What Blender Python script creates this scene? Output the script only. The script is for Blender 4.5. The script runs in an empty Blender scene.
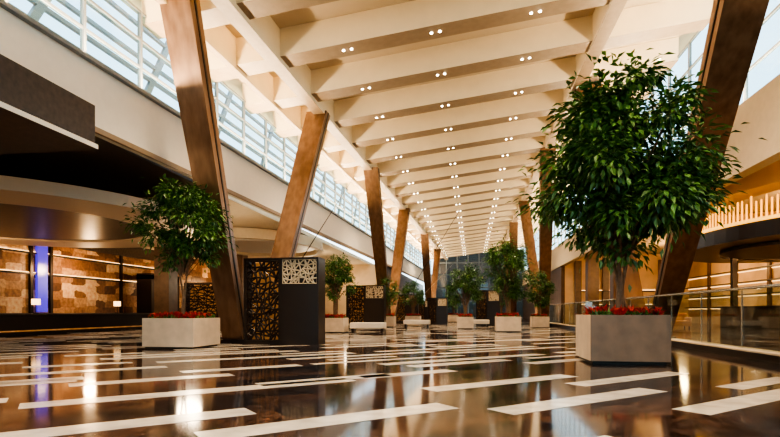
import bpy, math, random
from mathutils import Vector, Matrix
random.seed(7)
scn = bpy.context.scene
COL = scn.collection

# ---------------------------------------------------------------- materials
def new_mat(name):
    m = bpy.data.materials.new(name); m.use_nodes = True
    nt = m.node_tree
    return m, nt, nt.nodes['Principled BSDF']
def mat(name, col, rough=0.5, metal=0.0, spec=0.5, noise=0.0, nscale=5.0, bump=0.0, emit=None, estr=0.0):
    m, nt, b = new_mat(name)
    b.inputs['Base Color'].default_value = (*col, 1)
    b.inputs['Roughness'].default_value = rough
    b.inputs['Metallic'].default_value = metal
    b.inputs['Specular IOR Level'].default_value = spec
    if emit:
        b.inputs['Emission Color'].default_value = (*emit, 1)
        b.inputs['Emission Strength'].default_value = estr
    if noise > 0:
        tc = nt.nodes.new('ShaderNodeTexCoord')
        n = nt.nodes.new('ShaderNodeTexNoise'); n.inputs['Scale'].default_value = nscale
        n.inputs['Detail'].default_value = 5
        r = nt.nodes.new('ShaderNodeValToRGB')
        r.color_ramp.elements[0].position = 0.3; r.color_ramp.elements[1].position = 0.7
        r.color_ramp.elements[0].color = (*[c*(1-noise) for c in col], 1)
        r.color_ramp.elements[1].color = (*[min(1, c*(1+noise)) for c in col], 1)
        nt.links.new(tc.outputs['Object'], n.inputs['Vector'])
        nt.links.new(n.outputs['Fac'], r.inputs['Fac'])
        nt.links.new(r.outputs['Color'], b.inputs['Base Color'])
        if bump > 0:
            bp = nt.nodes.new('ShaderNodeBump'); bp.inputs['Strength'].default_value = bump
            nt.links.new(n.outputs['Fac'], bp.inputs['Height'])
            nt.links.new(bp.outputs['Normal'], b.inputs['Normal'])
    return m

M_cream = mat('cream_plaster', (0.76, 0.64, 0.47), 0.6, noise=0.04)
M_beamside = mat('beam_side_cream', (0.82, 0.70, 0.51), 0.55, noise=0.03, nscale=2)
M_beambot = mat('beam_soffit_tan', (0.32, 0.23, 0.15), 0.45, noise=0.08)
M_roof = mat('roof_panel', (0.55, 0.44, 0.31), 0.7)
M_white = mat('white_fascia', (0.84, 0.79, 0.70), 0.5, noise=0.02)
M_taupe = mat('taupe_ceiling', (0.58, 0.46, 0.34), 0.6)
M_darkwood = mat('dark_wood', (0.06, 0.040, 0.030), 0.4, noise=0.3, nscale=8)
M_brownwood = mat('brown_wood_panel', (0.13, 0.075, 0.045), 0.35, noise=0.25, nscale=3)
M_bronze = mat('dark_bronze', (0.040, 0.027, 0.021), 0.3, metal=0.4)
M_mull = mat('mullion_grey', (0.24, 0.26, 0.27), 0.4, metal=0.3)
M_stripe = mat('white_marble_inlay', (0.68, 0.60, 0.51), 0.16, noise=0.22, nscale=3.5)
M_planter = mat('planter_stone', (0.60, 0.48, 0.36), 0.5, noise=0.1, nscale=4)
M_plantershade = mat('planter_shaded_front', (0.22, 0.14, 0.09), 0.4, noise=0.15, nscale=4)  # darker brown for the big planter's front: shade painted into the colour
M_plinth = mat('planter_plinth', (0.03, 0.025, 0.02), 0.5)
M_soil = mat('soil', (0.06, 0.04, 0.03), 0.9, noise=0.3, nscale=20)
M_bark = mat('bark', (0.20, 0.125, 0.075), 0.8, noise=0.3, nscale=14, bump=0.4)
M_bench = mat('bench_upholstery', (0.74, 0.66, 0.56), 0.7)
M_sofa = mat('sofa_fabric', (0.45, 0.27, 0.15), 0.8)
M_gold = mat('gold_rods', (0.9, 0.5, 0.12), 0.3, metal=0.6, emit=(1.0, 0.48, 0.08), estr=0.9)
M_glow = mat('backlit_onyx', (0.4, 0.22, 0.09), 0.5, emit=(1.0, 0.42, 0.12), estr=0.10, noise=0.5, nscale=3)
M_lamp = mat('downlight_lens', (1, 0.95, 0.85), 0.5, emit=(1.0, 0.86, 0.64), estr=14)
M_purple = mat('purple_glass', (0.05, 0.03, 0.3), 0.2, emit=(0.12, 0.07, 0.75), estr=0.5)
M_lattice = mat('cream_lattice', (0.58, 0.47, 0.33), 0.5)
M_warmwall = mat('warm_wall', (0.70, 0.50, 0.30), 0.5, noise=0.15, nscale=0.8)
M_red = mat('red_flower', (0.50, 0.04, 0.03), 0.6, noise=0.3, nscale=9)
M_steel = mat('rail_steel', (0.6, 0.6, 0.58), 0.25, metal=0.9)
M_niche = mat('lit_niche', (0.8, 0.6, 0.35), 0.5, emit=(1.0, 0.62, 0.28), estr=1.8)

M_copper, nt, b = new_mat('copper_cladding')
tc = nt.nodes.new('ShaderNodeTexCoord'); mp = nt.nodes.new('ShaderNodeMapping')
mp.inputs['Scale'].default_value = (4, 4, 0.25)
n = nt.nodes.new('ShaderNodeTexNoise'); n.inputs['Scale'].default_value = 1.5; n.inputs['Detail'].default_value = 5
r = nt.nodes.new('ShaderNodeValToRGB')
r.color_ramp.elements[0].color = (0.175, 0.092, 0.050, 1); r.color_ramp.elements[0].position = 0.3
r.color_ramp.elements[1].color = (0.27, 0.155, 0.090, 1); r.color_ramp.elements[1].position = 0.7
nt.links.new(tc.outputs['Object'], mp.inputs['Vector']); nt.links.new(mp.outputs[0], n.inputs['Vector'])
nt.links.new(n.outputs['Fac'], r.inputs['Fac']); nt.links.new(r.outputs['Color'], b.inputs['Base Color'])
b.inputs['Roughness'].default_value = 0.28; b.inputs['Metallic'].default_value = 0.35

# floor: mixed dark marble slabs with fine veins
M_floor, nt, b = new_mat('polished_dark_stone')
L_=nt.links.new
tc = nt.nodes.new('ShaderNodeTexCoord'); mp = nt.nodes.new('ShaderNodeMapping')
mp.inputs['Rotation'].default_value = (0, 0, math.radians(-42))
br = nt.nodes.new('ShaderNodeTexBrick'); br.inputs['Scale'].default_value = 1.0
br.inputs['Brick Width'].default_value = 1.7; br.inputs['Row Height'].default_value = 0.38
br.inputs['Mortar Size'].default_value = 0.005
br.inputs['Color1'].default_value = (0.070, 0.036, 0.024, 1); br.inputs['Color2'].default_value = (0.006, 0.008, 0.012, 1)
br.inputs['Mortar'].default_value = (0.004, 0.004, 0.004, 1)
n = nt.nodes.new('ShaderNodeTexNoise'); n.inputs['Scale'].default_value = 6; n.inputs['Detail'].default_value = 14; n.inputs['Roughness'].default_value=.72; n.inputs['Distortion'].default_value=1.8
mx = nt.nodes.new('ShaderNodeMixRGB'); mx.blend_type = 'MULTIPLY'; mx.inputs[0].default_value = 1.0
r = nt.nodes.new('ShaderNodeValToRGB')
r.color_ramp.elements[0].color = (0.25, 0.25, 0.25, 1); r.color_ramp.elements[1].color = (3.2, 3.1, 3.0, 1)
r.color_ramp.elements[0].position = 0.40; r.color_ramp.elements[1].position = 0.68
vn = nt.nodes.new('ShaderNodeTexNoise'); vn.inputs['Scale'].default_value = 3.0; vn.inputs['Detail'].default_value = 10; vn.inputs['Distortion'].default_value=2.5
vr = nt.nodes.new('ShaderNodeValToRGB'); VE=vr.color_ramp.elements
VE[0].position=.487; VE[0].color=(0,0,0,1); VE[1].position=.513; VE[1].color=(0,0,0,1); ve=VE.new(.5); ve.color=(.07,.058,.05,1)
ad = nt.nodes.new('ShaderNodeMixRGB'); ad.blend_type='ADD'; ad.inputs[0].default_value=1.0
L_(tc.outputs['Object'], mp.inputs['Vector']); L_(mp.outputs[0], br.inputs['Vector'])
L_(tc.outputs['Object'], n.inputs['Vector']); L_(n.outputs['Fac'], r.inputs['Fac'])
L_(tc.outputs['Object'], vn.inputs['Vector']); L_(vn.outputs['Fac'], vr.inputs['Fac'])
L_(br.outputs['Color'], mx.inputs[1]); L_(r.outputs['Color'], mx.inputs[2])
L_(mx.outputs[0], ad.inputs[1]); L_(vr.outputs['Color'], ad.inputs[2])
L_(ad.outputs[0], b.inputs['Base Color'])
b.inputs['Roughness'].default_value = 0.085; b.inputs['Specular IOR Level'].default_value = 0.27
b.inputs['Specular Tint'].default_value = (0.84,0.93,1.0,1)

# stone mosaic
M_mosaic, nt, b = new_mat('stone_mosaic')
L_=nt.links.new
tc = nt.nodes.new('ShaderNodeTexCoord'); sx = nt.nodes.new('ShaderNodeSeparateXYZ'); cx_ = nt.nodes.new('ShaderNodeCombineXYZ')
m1 = nt.nodes.new('ShaderNodeMath'); m1.operation='MULTIPLY'; m1.inputs[1].default_value=1.2
m2 = nt.nodes.new('ShaderNodeMath'); m2.operation='MULTIPLY'; m2.inputs[1].default_value=2.4
vo = nt.nodes.new('ShaderNodeTexVoronoi'); vo.distance='CHEBYCHEV'; vo.inputs['Scale'].default_value=1.0; vo.voronoi_dimensions='2D'; vo.inputs['Randomness'].default_value=.5
sr = nt.nodes.new('ShaderNodeSeparateColor'); r = nt.nodes.new('ShaderNodeValToRGB')
E = r.color_ramp.elements; E[0].color=(.09,.040,.02,1); E[1].color=(.78,.56,.35,1); E[1].position=.95
q_=E.new(.35); q_.color=(.30,.145,.07,1); q_=E.new(.7); q_.color=(.50,.29,.15,1)
n = nt.nodes.new('ShaderNodeTexNoise'); n.inputs['Scale'].default_value = 6; n.inputs['Detail'].default_value = 8
mx = nt.nodes.new('ShaderNodeMixRGB'); mx.blend_type = 'OVERLAY'; mx.inputs[0].default_value = 0.9
L_(tc.outputs['Object'], sx.inputs[0]); L_(sx.outputs['Y'], m1.inputs[0]); L_(sx.outputs['Z'], m2.inputs[0]); L_(m1.outputs[0], cx_.inputs['X']); L_(m2.outputs[0], cx_.inputs['Y'])
L_(cx_.outputs[0], vo.inputs['Vector']); L_(vo.outputs['Color'], sr.inputs[0]); L_(sr.outputs[0], r.inputs['Fac']); L_(tc.outputs['Object'], n.inputs['Vector'])
L_(r.outputs['Color'], mx.inputs[1]); L_(n.outputs['Fac'], mx.inputs[2]); L_(mx.outputs[0], b.inputs['Base Color']); b.inputs['Roughness'].default_value = 0.4

M_leaf, nt, b = new_mat('ficus_leaf')
oi = nt.nodes.new('ShaderNodeNewGeometry'); r = nt.nodes.new('ShaderNodeValToRGB')
r.color_ramp.elements[0].color = (0.02, 0.07, 0.014, 1); r.color_ramp.elements[1].color = (0.14, 0.28, 0.06, 1)
nt.links.new(oi.outputs['Random Per Island'], r.inputs['Fac']); nt.links.new(r.outputs['Color'], b.inputs['Base Color'])
b.inputs['Roughness'].default_value = 0.36

def glass(name, tint, refl):
    m = bpy.data.materials.new(name); m.use_nodes = True; nt = m.node_tree
    nt.nodes.clear()
    o = nt.nodes.new('ShaderNodeOutputMaterial'); mixs = nt.nodes.new('ShaderNodeMixShader')
    t = nt.nodes.new('ShaderNodeBsdfTransparent'); t.inputs[0].default_value = (*tint, 1)
    g = nt.nodes.new('ShaderNodeBsdfGlossy'); g.inputs['Roughness'].default_value = 0.03
    mixs.inputs[0].default_value = refl
    nt.links.new(t.outputs[0], mixs.inputs[1]); nt.links.new(g.outputs[0], mixs.inputs[2]); nt.links.new(mixs.outputs[0], o.inputs[0])
    return m
M_glass = glass('window_glass', (0.76, 0.87, 0.90), 0.07)
M_glassend = glass('tinted_window_glass', (0.15, 0.155, 0.15), 0.07)
M_railglass = glass('rail_glass', (0.82, 0.88, 0.86), 0.13)

# ---------------------------------------------------------------- mesh builder
class MB:
    def __init__(s): s.v = []; s.f = []; s.m = []; s.mats = []
    def mi(s, mt):
        if mt not in s.mats: s.mats.append(mt)
        return s.mats.index(mt)
    def hexa(s, p, mt, mts=None):
        k = len(s.v); s.v += [tuple(q) for q in p]
        fs = [(0,3,2,1),(4,5,6,7),(0,1,5,4),(1,2,6,5),(2,3,7,6),(3,0,4,7)]
        for i, f in enumerate(fs):
            s.f.append(tuple(k+a for a in f))
            s.m.append(s.mi(mts[i] if mts and mts.get(i) else mt))
    def box(s, x0,x1,y0,y1,z0,z1, mt, mts=None):
        s.hexa([(x0,y0,z0),(x1,y0,z0),(x1,y1,z0),(x0,y1,z0),(x0,y0,z1),(x1,y0,z1),(x1,y1,z1),(x0,y1,z1)], mt, mts)
    def loft(s, a, ha, b, hb, mt):
        P = []
        for c, h in ((a,ha),(b,hb)):
            for sx,sy in ((-1,-1),(1,-1),(1,1),(-1,1)):
                P.append((c[0]+sx*h[0], c[1]+sy*h[1], c[2]))
        s.hexa(P, mt)
    def tube(s, pts, rad, mt, n=8):
        k0 = len(s.v)
        for i, p in enumerate(pts):
            p = Vector(p)
            d = (Vector(pts[min(i+1,len(pts)-1)]) - Vector(pts[max(i-1,0)])).normalized()
            u = d.cross(Vector((0.3,0.9,0.1))).normalized(); w = d.cross(u)
            for j in range(n):
                a = 2*math.pi*j/n
                s.v.append(tuple(p + rad[i]*(math.cos(a)*u + math.sin(a)*w)))
        for i in range(len(pts)-1):
            for j in range(n):
                a = k0+i*n+j; b2 = k0+i*n+(j+1)%n
                s.f.append((a,b2,b2+n,a+n)); s.m.append(s.mi(mt))
        s.f.append(tuple(k0+j for j in range(n))[::-1]); s.m.append(s.mi(mt))
        e = k0+(len(pts)-1)*n
        s.f.append(tuple(e+j for j in range(n))); s.m.append(s.mi(mt))
    def disc(s, c, r, t, mt, n=12, mtb=None):
        k = len(s.v)
        for z in (0, t):
            for j in range(n):
                a = 2*math.pi*j/n; s.v.append((c[0]+r*math.cos(a), c[1]+r*math.sin(a), c[2]+z))
        s.f.append(tuple(k+j for j in range(n))[::-1]); s.m.append(s.mi(mtb or mt))
        s.f.append(tuple(k+n+j for j in range(n))); s.m.append(s.mi(mt))
        for j in range(n):
            s.f.append((k+j, k+(j+1)%n, k+n+(j+1)%n, k+n+j)); s.m.append(s.mi(mt))
    def ring(s, c, rx, ry, w, z0, z1, mt, n=64, mtb=None):
        k = len(s.v)
        for j in range(n):
            a = 2*math.pi*j/n; ca, sa = math.cos(a), math.sin(a)
            for (q,z) in ((0,z0),(0,z1),(-w,z1),(-w,z0)):
                s.v.append((c[0]+(rx+q)*ca, c[1]+(ry+q)*sa, z))
        for j in range(n):
            a = k+4*j; b2 = k+4*((j+1)%n)
            for q in range(4):
                s.f.append((a+q, b2+q, b2+(q+1)%4, a+(q+1)%4)); s.m.append(s.mi(mtb if (mtb and q==3) else mt))
    def leaf(s, p, d, up, L, W, mt):
        side = d.cross(up)
        if side.length < 1e-4: side = Vector((1,0,0))
        side.normalize(); nrm = side.cross(d).normalized()
        k = len(s.v); mid = p + d*L*0.45
        s.v += [tuple(p), tuple(mid+side*W*0.5+nrm*W*0.15), tuple(p+d*L-nrm*L*0.1), tuple(mid-side*W*0.5+nrm*W*0.15)]
        s.f += [(k,k+1,k+2),(k,k+2,k+3)]; i = s.mi(mt); s.m += [i,i]
    def skew(s, k=0.034, y0=10):
        s.v = [(x+k*(y-y0), y, z) for x,y,z in s.v]; return s
    def mesh(s, name):
        me = bpy.data.meshes.new(name); me.from_pydata(s.v, [], s.f)
        for m_ in s.mats: me.materials.append(m_)
        me.polygons.foreach_set('material_index', s.m); me.update(); return me
    def obj(s, name, parent=None, loc=None, rot=0, bevel=0):
        o = bpy.data.objects.new(name, s.mesh(name)); COL.objects.link(o)
        if loc: o.location = loc
        o.rotation_euler = (0,0,rot)
        if parent: o.parent = parent
        if bevel:
            bm = o.modifiers.new('bevel','BEVEL'); bm.width = bevel; bm.segments = 2; bm.limit_method='ANGLE'
        return o
def empty(name, loc=(0,0,0), rot=0):
    e = bpy.data.objects.new(name, None); e.empty_display_size = 0.2; COL.objects.link(e)
    e.location = loc; e.rotation_euler = (0,0,rot); return e

def XL(y): return -6.2 + 0.034*(y-10)
XR = 4.15
def zr(x): return 8.7 + 0.1165*(x+6)
Y0, Y1 = -3.0, 80.0

# ---------------------------------------------------------------- floor
mb = MB(); mb.box(-24, 20, Y0-2, Y1+2, -0.3, 0.0, M_floor); mb.obj('floor')
mb = MB()
ang = math.radians(48); d = Vector((math.sin(ang), math.cos(ang), 0)); p = Vector((-math.cos(ang), math.sin(ang), 0))
def stripe(a, L, w):
    b2 = a + d*L; hw = p*w*0.5
    P = [a-hw, b2-hw, b2+hw, a+hw]
    mb.hexa([(q.x,q.y,0.0005) for q in P]+[(q.x,q.y,0.003) for q in P], M_stripe)
for (x,yy,L,w_) in ((-4.27,4.35,3.6,.34),(-1.94,3.48,2.3,.34),(.25,4.78,2.45,.34),(1.94,5.04,2.5,.34),(-3.4,3.2,1.9,.34),
                    (-4.9,5.7,2.0,.32),(-.5,6.0,2.5,.32),(1.25,6.69,2.4,.32),(-6.2,5.2,1.4,.32),(-2.6,6.1,1.9,.32),(2.0,3.6,2.0,.34),
                    (.1,3.0,1.3,.32),(-6.6,6.4,2.2,.3),(-1.5,7.0,1.6,.3),(3.0,6.7,1.7,.3),(-5.5,3.9,1.1,.32),(-4.3,7.2,1.9,.3),(-7.2,7.4,1.6,.3)):
    stripe(Vector((x,yy,0)), L, w_)
row = -22.0
def inside(q): return -18 < q.x < 4.9 and 1.0 < q.y < 77 and not (q.x < XL(q.y)-1.6 and q.y > 26)
while row < 68:
    t = -30 + random.random()*5
    while t < 70:
        L = random.choice([1.5, 2.2, 2.8, 3.4, 4.0]); w = random.choice([0.28, 0.32, 0.36, 0.2])
        a = p*row + d*t; b2 = a + d*L
        near = (min(a.y,b2.y) < 8.4 and a.x > -8)
        if inside(a) and inside(b2) and not near: stripe(a, L, w)
        t += L + random.choice([0.6, 1.2, 2.0, 2.6, 3.4])
    row += random.choice([0.55, 0.7, 0.8])
mb.obj('floor_stripe_inlay')

# ---------------------------------------------------------------- ceiling
mb = MB()
def rx0(y): return -9.3+.034*(y-10)
xb = 8.2
mb.hexa([(rx0(Y0),Y0,zr(rx0(Y0))+.85),(xb,Y0,zr(xb)+.85),(xb,Y1,zr(xb)+.85),(rx0(Y1),Y1,zr(rx0(Y1))+.85),
         (rx0(Y0),Y0,zr(rx0(Y0))+1.1),(xb,Y0,zr(xb)+1.1),(xb,Y1,zr(xb)+1.1),(rx0(Y1),Y1,zr(rx0(Y1))+1.1)], M_roof)
mb.obj('ceiling')
mb = MB(); lm = MB()
y = -1.6
bw = 0.75
while y < Y1-1:
    a, b2 = -8.6 + 0.034*(y-10), 7.6
    P = [(a,y,zr(a)),(b2,y,zr(b2)),(b2,y+bw,zr(b2)),(a,y+bw,zr(a)),(a,y,zr(a)+.9),(b2,y,zr(b2)+.9),(b2,y+bw,zr(b2)+.9),(a,y+bw,zr(a)+.9)]
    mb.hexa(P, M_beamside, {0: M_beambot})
    for lx in (-3.9,-3.65,-1.2, -.95, 1.7, 1.95):
        lm.disc((lx, y+bw/2, zr(lx)-0.02), 0.038, 0.03, M_lamp)
    y += 2.8
mb.obj('ceiling_beams'); lm.obj('ceiling_downlights')
mb = MB()
for (xf, w) in ((lambda y: XL(y), .22), (lambda y: XR, .22), (lambda y: XL(y)-1.3, .1)):
    xs0, xs1 = xf(Y0), xf(Y1)
    z0, z1 = zr(xs0)-.12, zr(xs1)-.12
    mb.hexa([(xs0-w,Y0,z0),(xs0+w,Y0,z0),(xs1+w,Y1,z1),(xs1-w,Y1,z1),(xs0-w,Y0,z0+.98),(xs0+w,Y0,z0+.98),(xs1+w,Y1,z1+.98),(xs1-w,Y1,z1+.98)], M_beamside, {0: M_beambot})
mb.obj('ceiling_edge_girders')

# ---------------------------------------------------------------- clerestory walls & windows
mb = MB(); mb.box(-8.7, -8.3, Y0, Y1, 5.0, 6.4, M_white); mb.skew(); mb.obj('wall_clerestory_left')
mb = MB(); mb.box(-8.3, -8.22, 10.3, Y1, 4.88, 5.0, M_beambot); mb.box(-8.32,-8.18,Y0,Y1,6.38,6.46,M_mull); mb.skew(); mb.obj('trim_1')
mb = MB(); mb.box(7.4, 7.8, Y0, Y1, 4.8, 6.7, M_cream); mb.obj('wall_clerestory_right')
def window_strip(name, x, z0, z1, ya, yb, step, rows, sk):
    e = empty(name)
    m1 = MB()
    y = ya
    while y <= yb:
        m1.box(x-.05, x+.05, y-.035, y+.035, z0, z1, M_mull); y += step
    for i in range(rows+1):
        z = z0+(z1-z0)*i/rows
        m1.box(x-.04, x+.04, ya, yb, z-.03, z+.03, M_mull)
    if sk: m1.skew()
    m1.obj('mullions', e)
    m2 = MB(); m2.box(x-.005, x+.005, ya, yb, z0, z1, M_glass)
    if sk: m2.skew()
    m2.obj('pane', e)
window_strip('window_1', -8.5, 6.46, 8.6, Y0, Y1, 1.9, 3, True)
window_strip('window_2', 7.6, 6.7, 10.4, Y0, Y1, 1.9, 4, False)
def window_end(name, y, x0, x1, zb, z1, gm):
    e = empty(name); m1 = MB(); x = x0
    while x <= x1+.01:
        m1.box(x-.08,x+.08,y-.08,y+.08,zb,z1,M_mull); x += (x1-x0)/8
    for z in (0.05, 2.6, 4.6, 6.6, 8.4):
        if z>=zb-.1: m1.box(x0,x1,y-.06,y+.06,z-.07,z+.07,M_mull)
    m1.obj('mullions', e); m2 = MB(); m2.box(x0,x1,y-.005,y+.005,zb,z1,gm); m2.obj('pane', e)
window_end('window_3', Y1, -5.5, 7.6, 0, 10.3, M_glassend)
window_end('rear_fill_window', Y0, -8.8, 7.6, 0.0, 9.9, M_glass)  # unseen glazed end behind the camera, added to light the camera-facing beam sides
# outside sunshade
mb = MB()
y = Y0
while y < Y1:
    mb.hexa([(-10.6,y,6.0),(-10.5,y,6.0),(-10.5,y+.25,6.0),(-10.6,y+.25,6.0),(-10.6,y+2.6,10.9),(-10.5,y+2.6,10.9),(-10.5,y+2.85,10.9),(-10.6,y+2.85,10.9)], M_mull)
    y += 4.3
for z in (6.9, 7.4, 7.9, 8.4, 8.9, 9.4, 9.9): mb.box(-10.62,-10.5,Y0,Y1,z,z+.1,M_mull)
mb.skew(); mb.obj('facade_sunshade')

# ---------------------------------------------------------------- side wings
mb = MB(); mb.box(-22, -8.7, Y0, 17, 5.0, 5.2, M_darkwood); mb.box(-22,-8.7,17,Y1,5.0,5.2,M_cream); mb.obj('ceiling_left_wing')
mb = MB(); mb.box(-21.4, -21, Y0, 44, 0, 5.0, M_mosaic); mb.obj('wall_left')
mb = MB(); mb.box(-21.0, -8.0, 44, 44.3, 0, 5.0, M_warmwall); mb.box(-8.0,-7.4,44,Y1,0,5.0,M_brownwood); mb.obj('wall_left_far')
mb = MB(); mb.box(-22, -8.9, Y0-.3, Y0, 0, 5.2, M_warmwall); mb.obj('wall_left_near')
mb = MB()
for z in (2.75, 3.75): mb.box(-21.0,-20.9,Y0,34,z-.04,z+.04,M_bronze)
for yy in (12, 16.5, 22.0, 23.2, 28.5, 34): mb.box(-21.0,-20.88,yy-.08,yy+.08,0,4.3,M_bronze)
mb.box(-21.0,-20.85,Y0,34,4.3,5.0,M_darkwood)
for z in (2.80,3.80): mb.box(-21.0,-20.96,Y0,34,z,z+.03,M_niche)
mb.box(-21.0,-20.9,Y0,34,0,.85,M_darkwood)
mb.obj('trim_2')
mb = MB(); mb.box(-20.98,-20.84,22.3,22.9,0.9,4.2,M_purple); mb.obj('purple_glass_panel')
mb = MB(); mb.box(-20.6,-19.6,29.5,29.8,0,3.2,M_bronze); mb.box(-20.6,-19.6,32.3,32.6,0,3.2,M_bronze); mb.box(-20.6,-19.6,29.5,32.6,2.95,3.3,M_bronze); mb.obj('door_1')
mb = MB()
for yy in (24, 32.5, 38):
    mb.box(-15.8,-15.0,yy,yy+.8,0,4.98,M_brownwood)
mb.box(-15.8,-15.6,38.8,43.9,0,4.98,M_brownwood)
mb.obj('wood_clad_piers')
mb = MB(); mb.box(-18.2,-17.5,10,29,0.0,0.78,M_bronze); mb.box(-18.35,-17.35,9.9,29.1,0.78,0.84,M_darkwood); mb.box(-17.5,-17.46,10.2,28.8,.12,.18,M_glow); mb.obj('reception_desk', bevel=.01)
def desk_lamp(loc):
    mb=MB(); mb.disc((0,0,0),.12,.03,M_bronze,16); mb.tube([(0,0,.03),(0,0,.38)],[.015,.015],M_bronze)
    mb.ring((0,0),.16,.16,.01,.36,.6,M_niche,20); mb.obj('desk_lamp',loc=loc)
for yy in (14,19,24): desk_lamp((-17.85,yy,.84))
mb = MB()
mb.box(-15.5,-8.33,-1,10.2,4.56,4.72,M_darkwood); mb.box(-8.29,-8.12,-1,10.2,4.6,5.4,M_darkwood); mb.box(-15.6,-8.08,-1,10.25,4.46,4.56,M_white,{0:M_darkwood}); mb.obj('dropped_ceiling_slab')
mb = MB()
mb.disc((-16.0, 16.0, 4.02), 4.4, 0.2, M_darkwood, 72); mb.ring((-16,16.0),6.5,6.5,2.1,3.95,4.3,M_taupe,72); mb.obj('curved_ceiling_canopy')
mb = MB()
mb.box(-20,-15.5,3,9.0,3.55,3.72,M_white,{0:M_taupe}); mb.obj('dropped_ceiling_panel')
mb = MB(); mb.disc((-11.6,28,4.55),2.9,0.3,M_white,64); mb.ring((-11.6,28),3.1,4.6,.3,4.45,4.95,M_cream); mb.obj('round_ceiling_dish')
# right wing
mb = MB(); mb.box(7.8,18,Y0,Y1,5.7,5.9,M_cream); mb.obj('ceiling_right_wing')
mb = MB(); mb.box(17.6,18,Y0,Y1,0,5.7,M_warmwall); mb.obj('wall_right')
mb = MB(); mb.box(7.8,17.6,46,46.3,0,5.7,M_warmwall); mb.box(7.5,7.8,46,Y1,0,4.8,M_brownwood); mb.obj('wall_right_far')
mb = MB(); mb.box(7.8,18,Y0-.3,Y0,0,5.7,M_warmwall); mb.obj('wall_right_near')
mb = MB()
for yy in range(2,46,4):
    mb.box(17.45,17.6,yy,yy+.3,0,5.2,M_brownwood)
for z in (1.2,2.0,2.8,3.6):
    mb.box(17.3,17.6,28,46,z,z+.06,M_darkwood); mb.box(17.56,17.6,28,46,z-.08,z-.05,M_niche)
for xx in (8.6,10.8,13,15.2):
    mb.box(xx,xx+.5,45.7,46,0,5.2,M_brownwood)
for z in (1.4,2.6): mb.box(9,15.5,45.7,46,z,z+.08,M_darkwood); mb.box(9,15.5,45.95,46,z+.1,z+.14,M_niche)
mb.obj('trim_3')
mb = MB()
for yy in (33,40):
    mb.box(8.4,9.2,yy,yy+.8,0,5.68,M_brownwood)
mb.obj('lounge_piers')
mb = MB()
mb.ring((12.8,21),4.5,6.3,1.4,3.25,3.75,M_bronze,64); mb.ring((12.8,21),4.6,6.4,.15,3.75,3.85,M_gold,64)
for yy in (17,25):
    mb.box(11.3,11.5,yy-.1,yy+.1,0,3.3,M_bronze)
mb.disc((12.8,21,3.15),3.4,0.12,M_darkwood,48)
mb.obj('bar_canopy')
mb = MB()
for j in range(200):
    a = 2*math.pi*j/200; q=random.uniform(-.15,.15)
    x = 12.8+4.3*math.cos(a); yv = 21+6.1*math.sin(a)
    mb.box(x-.02,x+.02,yv-.02,yv+.02,3.85,4.5+q,M_gold)
mb.obj('gold_rod_screen')
mb = MB()
mb.ring((12.75,21),4.7,7.4,1.0,4.72,5.65,M_warmwall,64); mb.obj('curved_bulkhead')
mb = MB(); mb.box(10.2,10.9,18.5,23.5,0,1.05,M_brownwood); mb.box(10.1,11.0,18.4,23.6,1.05,1.12,M_bronze); mb.obj('bar_counter')
def sofa(loc, rot=0, W=1.7):
    e = empty('lounge_sofa', loc, rot); mb=MB()
    mb.box(-W/2,W/2,-.4,.4,.12,.42,M_sofa); mb.box(-W/2,W/2,.22,.42,.42,.85,M_sofa)
    mb.box(-W/2,-W/2+.16,-.4,.22,.42,.62,M_sofa); mb.box(W/2-.16,W/2,-.4,.22,.42,.62,M_sofa); mb.obj('body',e,bevel=.04)
    mb=MB()
    for sx in (-1,1):
        for sy in (-1,1): mb.box(sx*(W/2-.1)-.03,sx*(W/2-.1)+.03,sy*.32-.03,sy*.32+.03,0,.12,M_bronze)
    mb.obj('legs',e)
sofa((9.0,14,0),math.radians(90)); sofa((9.2,29,0),math.radians(-90)); sofa((11,31,0)); sofa((11.5,14,0),math.radians(-90))

# ---------------------------------------------------------------- slanted columns
def vcol(feet, tops, w0=.22, w1=.36):
    mb = MB()
    for f, t in zip(feet, tops):
        f = Vector(f); t = Vector(t)
        mb.loft(f, (w0+.08, w0), t, (w1+.04, w1*.8), M_copper)
        for sx in (-1,1):
            mb.loft(f+Vector((sx*(w0+.085),0,0)), (.012,.03), t+Vector((sx*(w1+.045),0,0)), (.012,.04), M_bronze)
    fx = sum(f[0] for f in feet)/2
    mb.box(fx-.45,fx+.45,min(f[1] for f in feet)-.35,max(f[1] for f in feet)+.35,0,.12,M_bronze)
    return mb.obj('slanted_column_pair')
vcol([(-6.8,14.3,.05),(-6.55,15.6,.05)], [(-7.15,11.85,8.75),(-6.0,19.9,8.75)])
vcol([(-5.4,33.0,.05),(-5.4,34.2,.05)], [(-5.45,28.0,8.75),(-5.1,39.5,8.8)])
vcol([(-4.6,57.2,.05),(-4.6,58.4,.05)], [(-4.75,52.6,8.8),(-4.3,66,8.85)])
vcol([(5.95,18.0,.05),(5.9,19.6,.05)], [(5.0,8.6,9.85),(4.5,21.6,9.85)], w1=.42)
vcol([(4.8,36.5,.05),(4.8,37.7,.05)], [(4.1,29.5,9.8),(4.1,43,9.8)])
vcol([(4.6,60,.05),(4.6,61.2,.05)], [(4.1,53,9.8),(4.1,67,9.8)])

# ---------------------------------------------------------------- glass railing
e = empty('glass_railing')
mb = MB(); mb.box(5.25,5.62,4,44,0,.14,M_bronze); mb.box(5.2,5.62,4,44,.14,.17,M_planter); mb.obj('curb', e)
mb = MB()
yy = 4
while yy < 44:
    mb.box(5.43,5.455,yy+.03,yy+1.87,.17,1.36,M_railglass)
    mb.box(5.43,5.455,yy-.012,yy+.012,.17,1.34,M_steel)
    yy += 1.9
mb.obj('glass_panels', e)
mb = MB(); mb.tube([(5.44,4,1.38),(5.44,44,1.38)],[.03,.03],M_steel); mb.obj('handrail', e)

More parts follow.
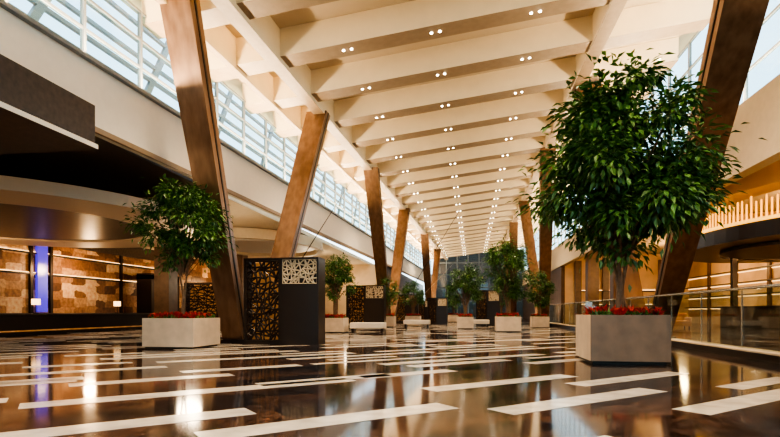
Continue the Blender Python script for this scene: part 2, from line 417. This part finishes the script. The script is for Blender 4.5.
# ---------------------------------------------------------------- trees
def foliage_mesh(R, RZ, z0, n_cl, per, L, seed):
    random.seed(seed)
    mb = MB(); cz = z0+RZ; br = MB(); ph=random.uniform(0,6)
    for i in range(n_cl):
        while True:
            v = Vector((random.uniform(-1,1),random.uniform(-1,1),random.uniform(-1,1)))
            if 0.35 < v.length < 1.04: break
        th = math.atan2(v.y,v.x)
        k = (1.0 - 0.26*max(0,v.z))*(1+.16*math.sin(3*th+ph+3*v.z))
        c = Vector((v.x*R*k, v.y*R*k, cz+v.z*RZ*(1+.08*math.sin(4*th+ph))))
        st = Vector((c.x*.12, c.y*.12, z0*.75 + (c.z-z0)*.35))
        mid = (st+c)*.5 + Vector((0,0,.12*R))
        br.tube([st, mid, c], [R*.016, R*.010, R*.004], M_bark, 5)
        cr = R*random.uniform(.16,.36)
        for j in range(per):
            o = Vector((random.gauss(0,.5),random.gauss(0,.5),random.gauss(0,.42)))*cr
            q = c+o
            out = (o.normalized()+Vector((0,0,-.55))+Vector((v.x,v.y,0))*.4+Vector((random.uniform(-.5,.5),random.uniform(-.5,.5),random.uniform(-.3,.3)))).normalized()
            mb.leaf(q, out, Vector((random.uniform(-.4,.4),random.uniform(-.4,.4),1)), L*random.uniform(.7,1.2), L*.45, M_leaf)
    return mb, br
def trunk(z0, R, r0, stems, seed):
    random.seed(seed); mb = MB()
    for i in range(stems):
        a = 2*math.pi*i/stems+random.random(); rr = .06*stems*.4
        p0 = Vector((math.cos(a)*rr*.5, math.sin(a)*rr*.5, 0))
        p1 = p0 + Vector((random.uniform(-.04,.04),random.uniform(-.04,.04),z0*.5))
        p2 = Vector((math.cos(a)*R*.12, math.sin(a)*R*.12, z0*1.0))
        p3 = Vector((math.cos(a)*R*.38, math.sin(a)*R*.38, z0*1.0+R*.6))
        mb.tube([p0,p1,p2,p3],[r0,r0*.85,r0*.65,r0*.3],M_bark,8)
        p4 = Vector((math.cos(a+.9)*R*.3, math.sin(a+.9)*R*.3, z0*1.05+R*.9))
        mb.tube([p1+(p2-p1)*.7,(p2+p4)*.5,p4],[r0*.55,r0*.4,r0*.2],M_bark,7)
    return mb
def planter_mesh(s, h, front):
    mb = MB(); q = s/2
    mb.box(-q+.05,q-.05,-q+.05,q-.05,0,.06,M_plinth)
    mb.box(-q,q,-q,q,.05,h-.06,M_planter)
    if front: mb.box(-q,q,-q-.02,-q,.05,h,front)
    t=.07
    for a in ((-q,q,-q,-q+t),(-q,q,q-t,q),(-q,-q+t,-q+t,q-t),(q-t,q,-q+t,q-t)): mb.box(*a,h-.06,h,M_planter)
    mb.box(-q+t,q-t,-q+t,q-t,h-.06,h-.04,M_soil)
    return mb
def bed(s, h, n, seed):
    random.seed(seed); mb = MB(); q = s/2-.08
    for i in range(n):
        p_ = Vector((random.uniform(-q,q),random.uniform(-q,q),h-.04))
        red = random.random() < .45
        for k in range(7):
            dd = Vector((random.uniform(-1,1),random.uniform(-1,1),random.uniform(.4,1.4))).normalized()
            mb.leaf(p_+Vector((0,0,random.uniform(0,.1) if red else 0)), dd, Vector((0,0,1)), random.uniform(.09,.17), .06, M_red if red else M_leaf)
    return mb
def potted(loc, s, h, z0, R, RZ, ncl, per, L, seed, r0=.05, stems=4, off=(0,0), rot=0, front=None):
    e = empty('potted_ficus_tree', loc, rot)
    planter_mesh(s,h,front).obj('planter', e)
    bed(s,h,int(140*s),seed).obj('flower_bed', e)
    f, b_ = foliage_mesh(R,RZ,z0-h,ncl,per,L,seed)
    f.obj('foliage', e, loc=(off[0],off[1],h-.1)); b_.obj('branches', e, loc=(off[0],off[1],h-.1))
    trunk(z0-h,R,r0,stems,seed).obj('trunk', e, loc=(0,0,h-.1))
    return e
potted((2.68,10.1,0),1.3,.85,2.12,1.40,1.60,105,120,.18,3,r0=.045,stems=3,off=(.02,0),front=M_plantershade)
potted((-7.3,12.3,0),1.35,.75,2.15,.92,1.08,60,110,.14,5,r0=.03,stems=2)
potted((-5.85,21.9,0),.95,.65,1.6,.72,.95,40,90,.13,8)
potted((-5.0,30.6,0),.95,.65,1.4,.7,.8,30,70,.14,9)
potted((-3.7,33.0,0),.95,.65,1.3,.72,.82,30,70,.14,10)
potted((-.35,27.9,0),.85,.65,1.45,.8,1.05,42,90,.14,11)
potted((1.6,24.1,0),1.1,.7,1.6,1.0,1.35,55,120,.14,12)
potted((3.75,30.2,0),.95,.65,1.4,.68,.95,38,80,.14,13)
potted((-1.6,46,0),.95,.65,1.4,.8,1.0,25,60,.17,14)
potted((2.4,44,0),.95,.65,1.4,.8,1.0,25,60,.17,15)

# ---------------------------------------------------------------- decorative screens
def lattice(x0,x1,z0,z1,y,nx,nz,mt,seed,th=.028):
    random.seed(seed)
    me = bpy.data.meshes.new('lattice'); V=[];F=[]
    for j in range(nz+1):
        for i in range(nx+1):
            jx = 0 if i in (0,nx) else random.uniform(-.38,.38)
            jz = 0 if j in (0,nz) else random.uniform(-.38,.38)
            V.append((x0+(x1-x0)*(i+jx)/nx, y, z0+(z1-z0)*(j+jz)/nz))
    for j in range(nz):
        for i in range(nx):
            a=j*(nx+1)+i; b2=a+1; c=b2+nx+1; d2=a+nx+1
            k=random.random()
            if k<.4: F+=[(a,b2,c),(a,c,d2)]
            elif k<.8: F+=[(a,b2,d2),(b2,c,d2)]
            else: F.append((a,b2,c,d2))
    me.from_pydata(V,[],F); me.materials.append(mt)
    o=bpy.data.objects.new('lattice',me); COL.objects.link(o)
    w=o.modifiers.new('wire','WIREFRAME'); w.thickness=th; w.use_replace=True; w.use_boundary=True
    return o
def screen(loc, W=2.15, H=2.38, rot=0, seed=1, frac=.5):
    e = empty('decorative_privacy_screen', loc, rot)
    mb = MB(); x0=-W/2; xm=x0+W*frac; x1=W/2; t=.07; D=.55
    mb.box(x0,x0+t,-.06,.06,0,H,M_bronze); mb.box(xm-t,xm,-.06,.06,0,H,M_bronze)
    mb.box(x0+t,xm-t,-.06,.06,0,.12,M_bronze); mb.box(x0+t,xm-t,-.06,.06,H-.08,H,M_bronze)
    mb.box(x0,x0+.05,.06,D,0,H,M_bronze)
    zo=H*.70
    mb.box(xm,x1,-.10,-.02,0,zo,M_bronze); mb.box(xm,x1,-.10,-.02,H-.05,H,M_bronze)
    mb.box(xm,xm+.05,-.10,-.02,zo,H-.05,M_bronze); mb.box(x1-.05,x1,-.10,-.02,zo,H-.05,M_bronze)
    mb.box(x1-.06,x1,-.02,D,0,H,M_bronze)
    mb.box(xm,x1-.06,-.01,.02,zo,H-.05,M_bronze)
    mb.obj('frame', e)
    g = MB(); g.box(x0+.1,xm-.1,.30,.33,.1,H-.1,M_glow); g.obj('backlit_panel', e)
    o = lattice(x0+t,xm-t,.12,H-.08,0,7,15,M_bronze,seed,.05); o.parent=e
    o = lattice(xm+.05,x1-.05,zo,H-.05,-.05,8,5,M_lattice,seed+3,.04); o.parent=e
screen((-5.15,13.6,0), seed=1)
screen((-5.85,28.3,0), seed=2)
screen((-12.6,23.0,0), W=1.9,H=2.3, seed=3, frac=.9)
screen((-5.6,44,0), seed=4)
screen((-2.4,36.5,0), W=1.4,H=1.9, seed=5)
screen((1.0,34,0), W=1.5,H=2.3, seed=6)
screen((-4.5,50,0), W=1.6,H=2.0, seed=7)

# ---------------------------------------------------------------- benches
def bench(loc, W=1.5, D=.6, rot=0):
    e = empty('upholstered_bench', loc, rot)
    mb = MB(); mb.box(-W/2,W/2,-D/2,D/2,.2,.45,M_bench); mb.obj('seat', e, bevel=.03)
    mb = MB()
    for sx in (-1,1):
        mb.box(sx*(W/2-.12)-.05,sx*(W/2-.12)+.05,-D/2+.05,D/2-.05,0,.2,M_bronze)
    mb.obj('legs', e)
bench((-4.4,21.9,0)); bench((-3.1,29.5,0)); bench((.4,31,0),1.2)

# ---------------------------------------------------------------- lights
def area(name, loc, sx, sy, power, col, rot=(0,0,0)):
    l = bpy.data.lights.new(name,'AREA'); l.shape='RECTANGLE'; l.size=sx; l.size_y=sy; l.energy=power; l.color=col
    o = bpy.data.objects.new(name,l); COL.objects.link(o); o.location=loc; o.rotation_euler=rot; return o
def point(name, loc, power, col, r=.45):
    l = bpy.data.lights.new(name,'POINT'); l.energy=power; l.color=col; l.shadow_soft_size=r
    o = bpy.data.objects.new(name,l); COL.objects.link(o); o.location=loc; return o
def spot(name, loc, power, col, ang=110, r=.12):
    l = bpy.data.lights.new(name,'SPOT'); l.energy=power; l.color=col; l.spot_size=math.radians(ang); l.spot_blend=.6; l.shadow_soft_size=r
    o = bpy.data.objects.new(name,l); COL.objects.link(o); o.location=loc; return o
warm=(1.0,.78,.51)
area('cove_light', (-7.2,38,6.55), .3, 80, 4600, warm, (math.pi,0,math.radians(-1.9)))
area('cove_light', (7.25,38,6.75), .3, 80, 4600, warm, (math.pi,0,0))
for yy in (4, 12.4, 20.8, 32, 44, 58, 72):
    for x in (-3.4, 2.7):
        spot('ceiling_spot', (x,yy,zr(x)-.15), 900, warm, 120)
for yy in (3,10,17,24,32,40):
    point('reception_lamp', (-19.4,yy,3.1), 130, (1.0,.63,.32), .25)
for (x,yy,pw) in ((-12,6,90),(-11,19,150),(-11,34,140),(-10,42,80)):
    point('wing_lamp', (x,yy,3.0), pw, warm)
for (x,yy,z) in ((10,10,4),(12.8,21,4.4),(11,31,4),(14,38,4),(16.2,14,3),(16.2,26,3)):
    point('bar_lamp', (x,yy,z), 290, (1.0,.62,.29))

w = bpy.data.worlds.new('sky'); scn.world = w; w.use_nodes = True
nt = w.node_tree; bg = nt.nodes['Background']
tc = nt.nodes.new('ShaderNodeTexCoord'); sx = nt.nodes.new('ShaderNodeSeparateXYZ'); r = nt.nodes.new('ShaderNodeValToRGB')
r.color_ramp.elements[0].position=0.0; r.color_ramp.elements[0].color=(.35,.42,.44,1)
r.color_ramp.elements[1].position=0.6; r.color_ramp.elements[1].color=(.58,.76,.92,1)
e2=r.color_ramp.elements.new(.06); e2.color=(.72,.88,.98,1)
nt.links.new(tc.outputs['Generated'],sx.inputs[0]); nt.links.new(sx.outputs['Z'],r.inputs['Fac']); nt.links.new(r.outputs['Color'],bg.inputs['Color'])
bg.inputs['Strength'].default_value = 2.0

scn.view_settings.view_transform='AgX'
scn.view_settings.look='AgX - High Contrast'
scn.view_settings.exposure=0.8

# ---------------------------------------------------------------- camera
cam = bpy.data.cameras.new('camera'); co = bpy.data.objects.new('camera', cam); COL.objects.link(co)
cam.sensor_width=36; cam.lens=24; cam.shift_y=(312-218.5)/780; cam.clip_end=300
co.location=(0,0,.9); co.rotation_euler=(math.radians(90),0,math.radians(8.96))
scn.camera=co
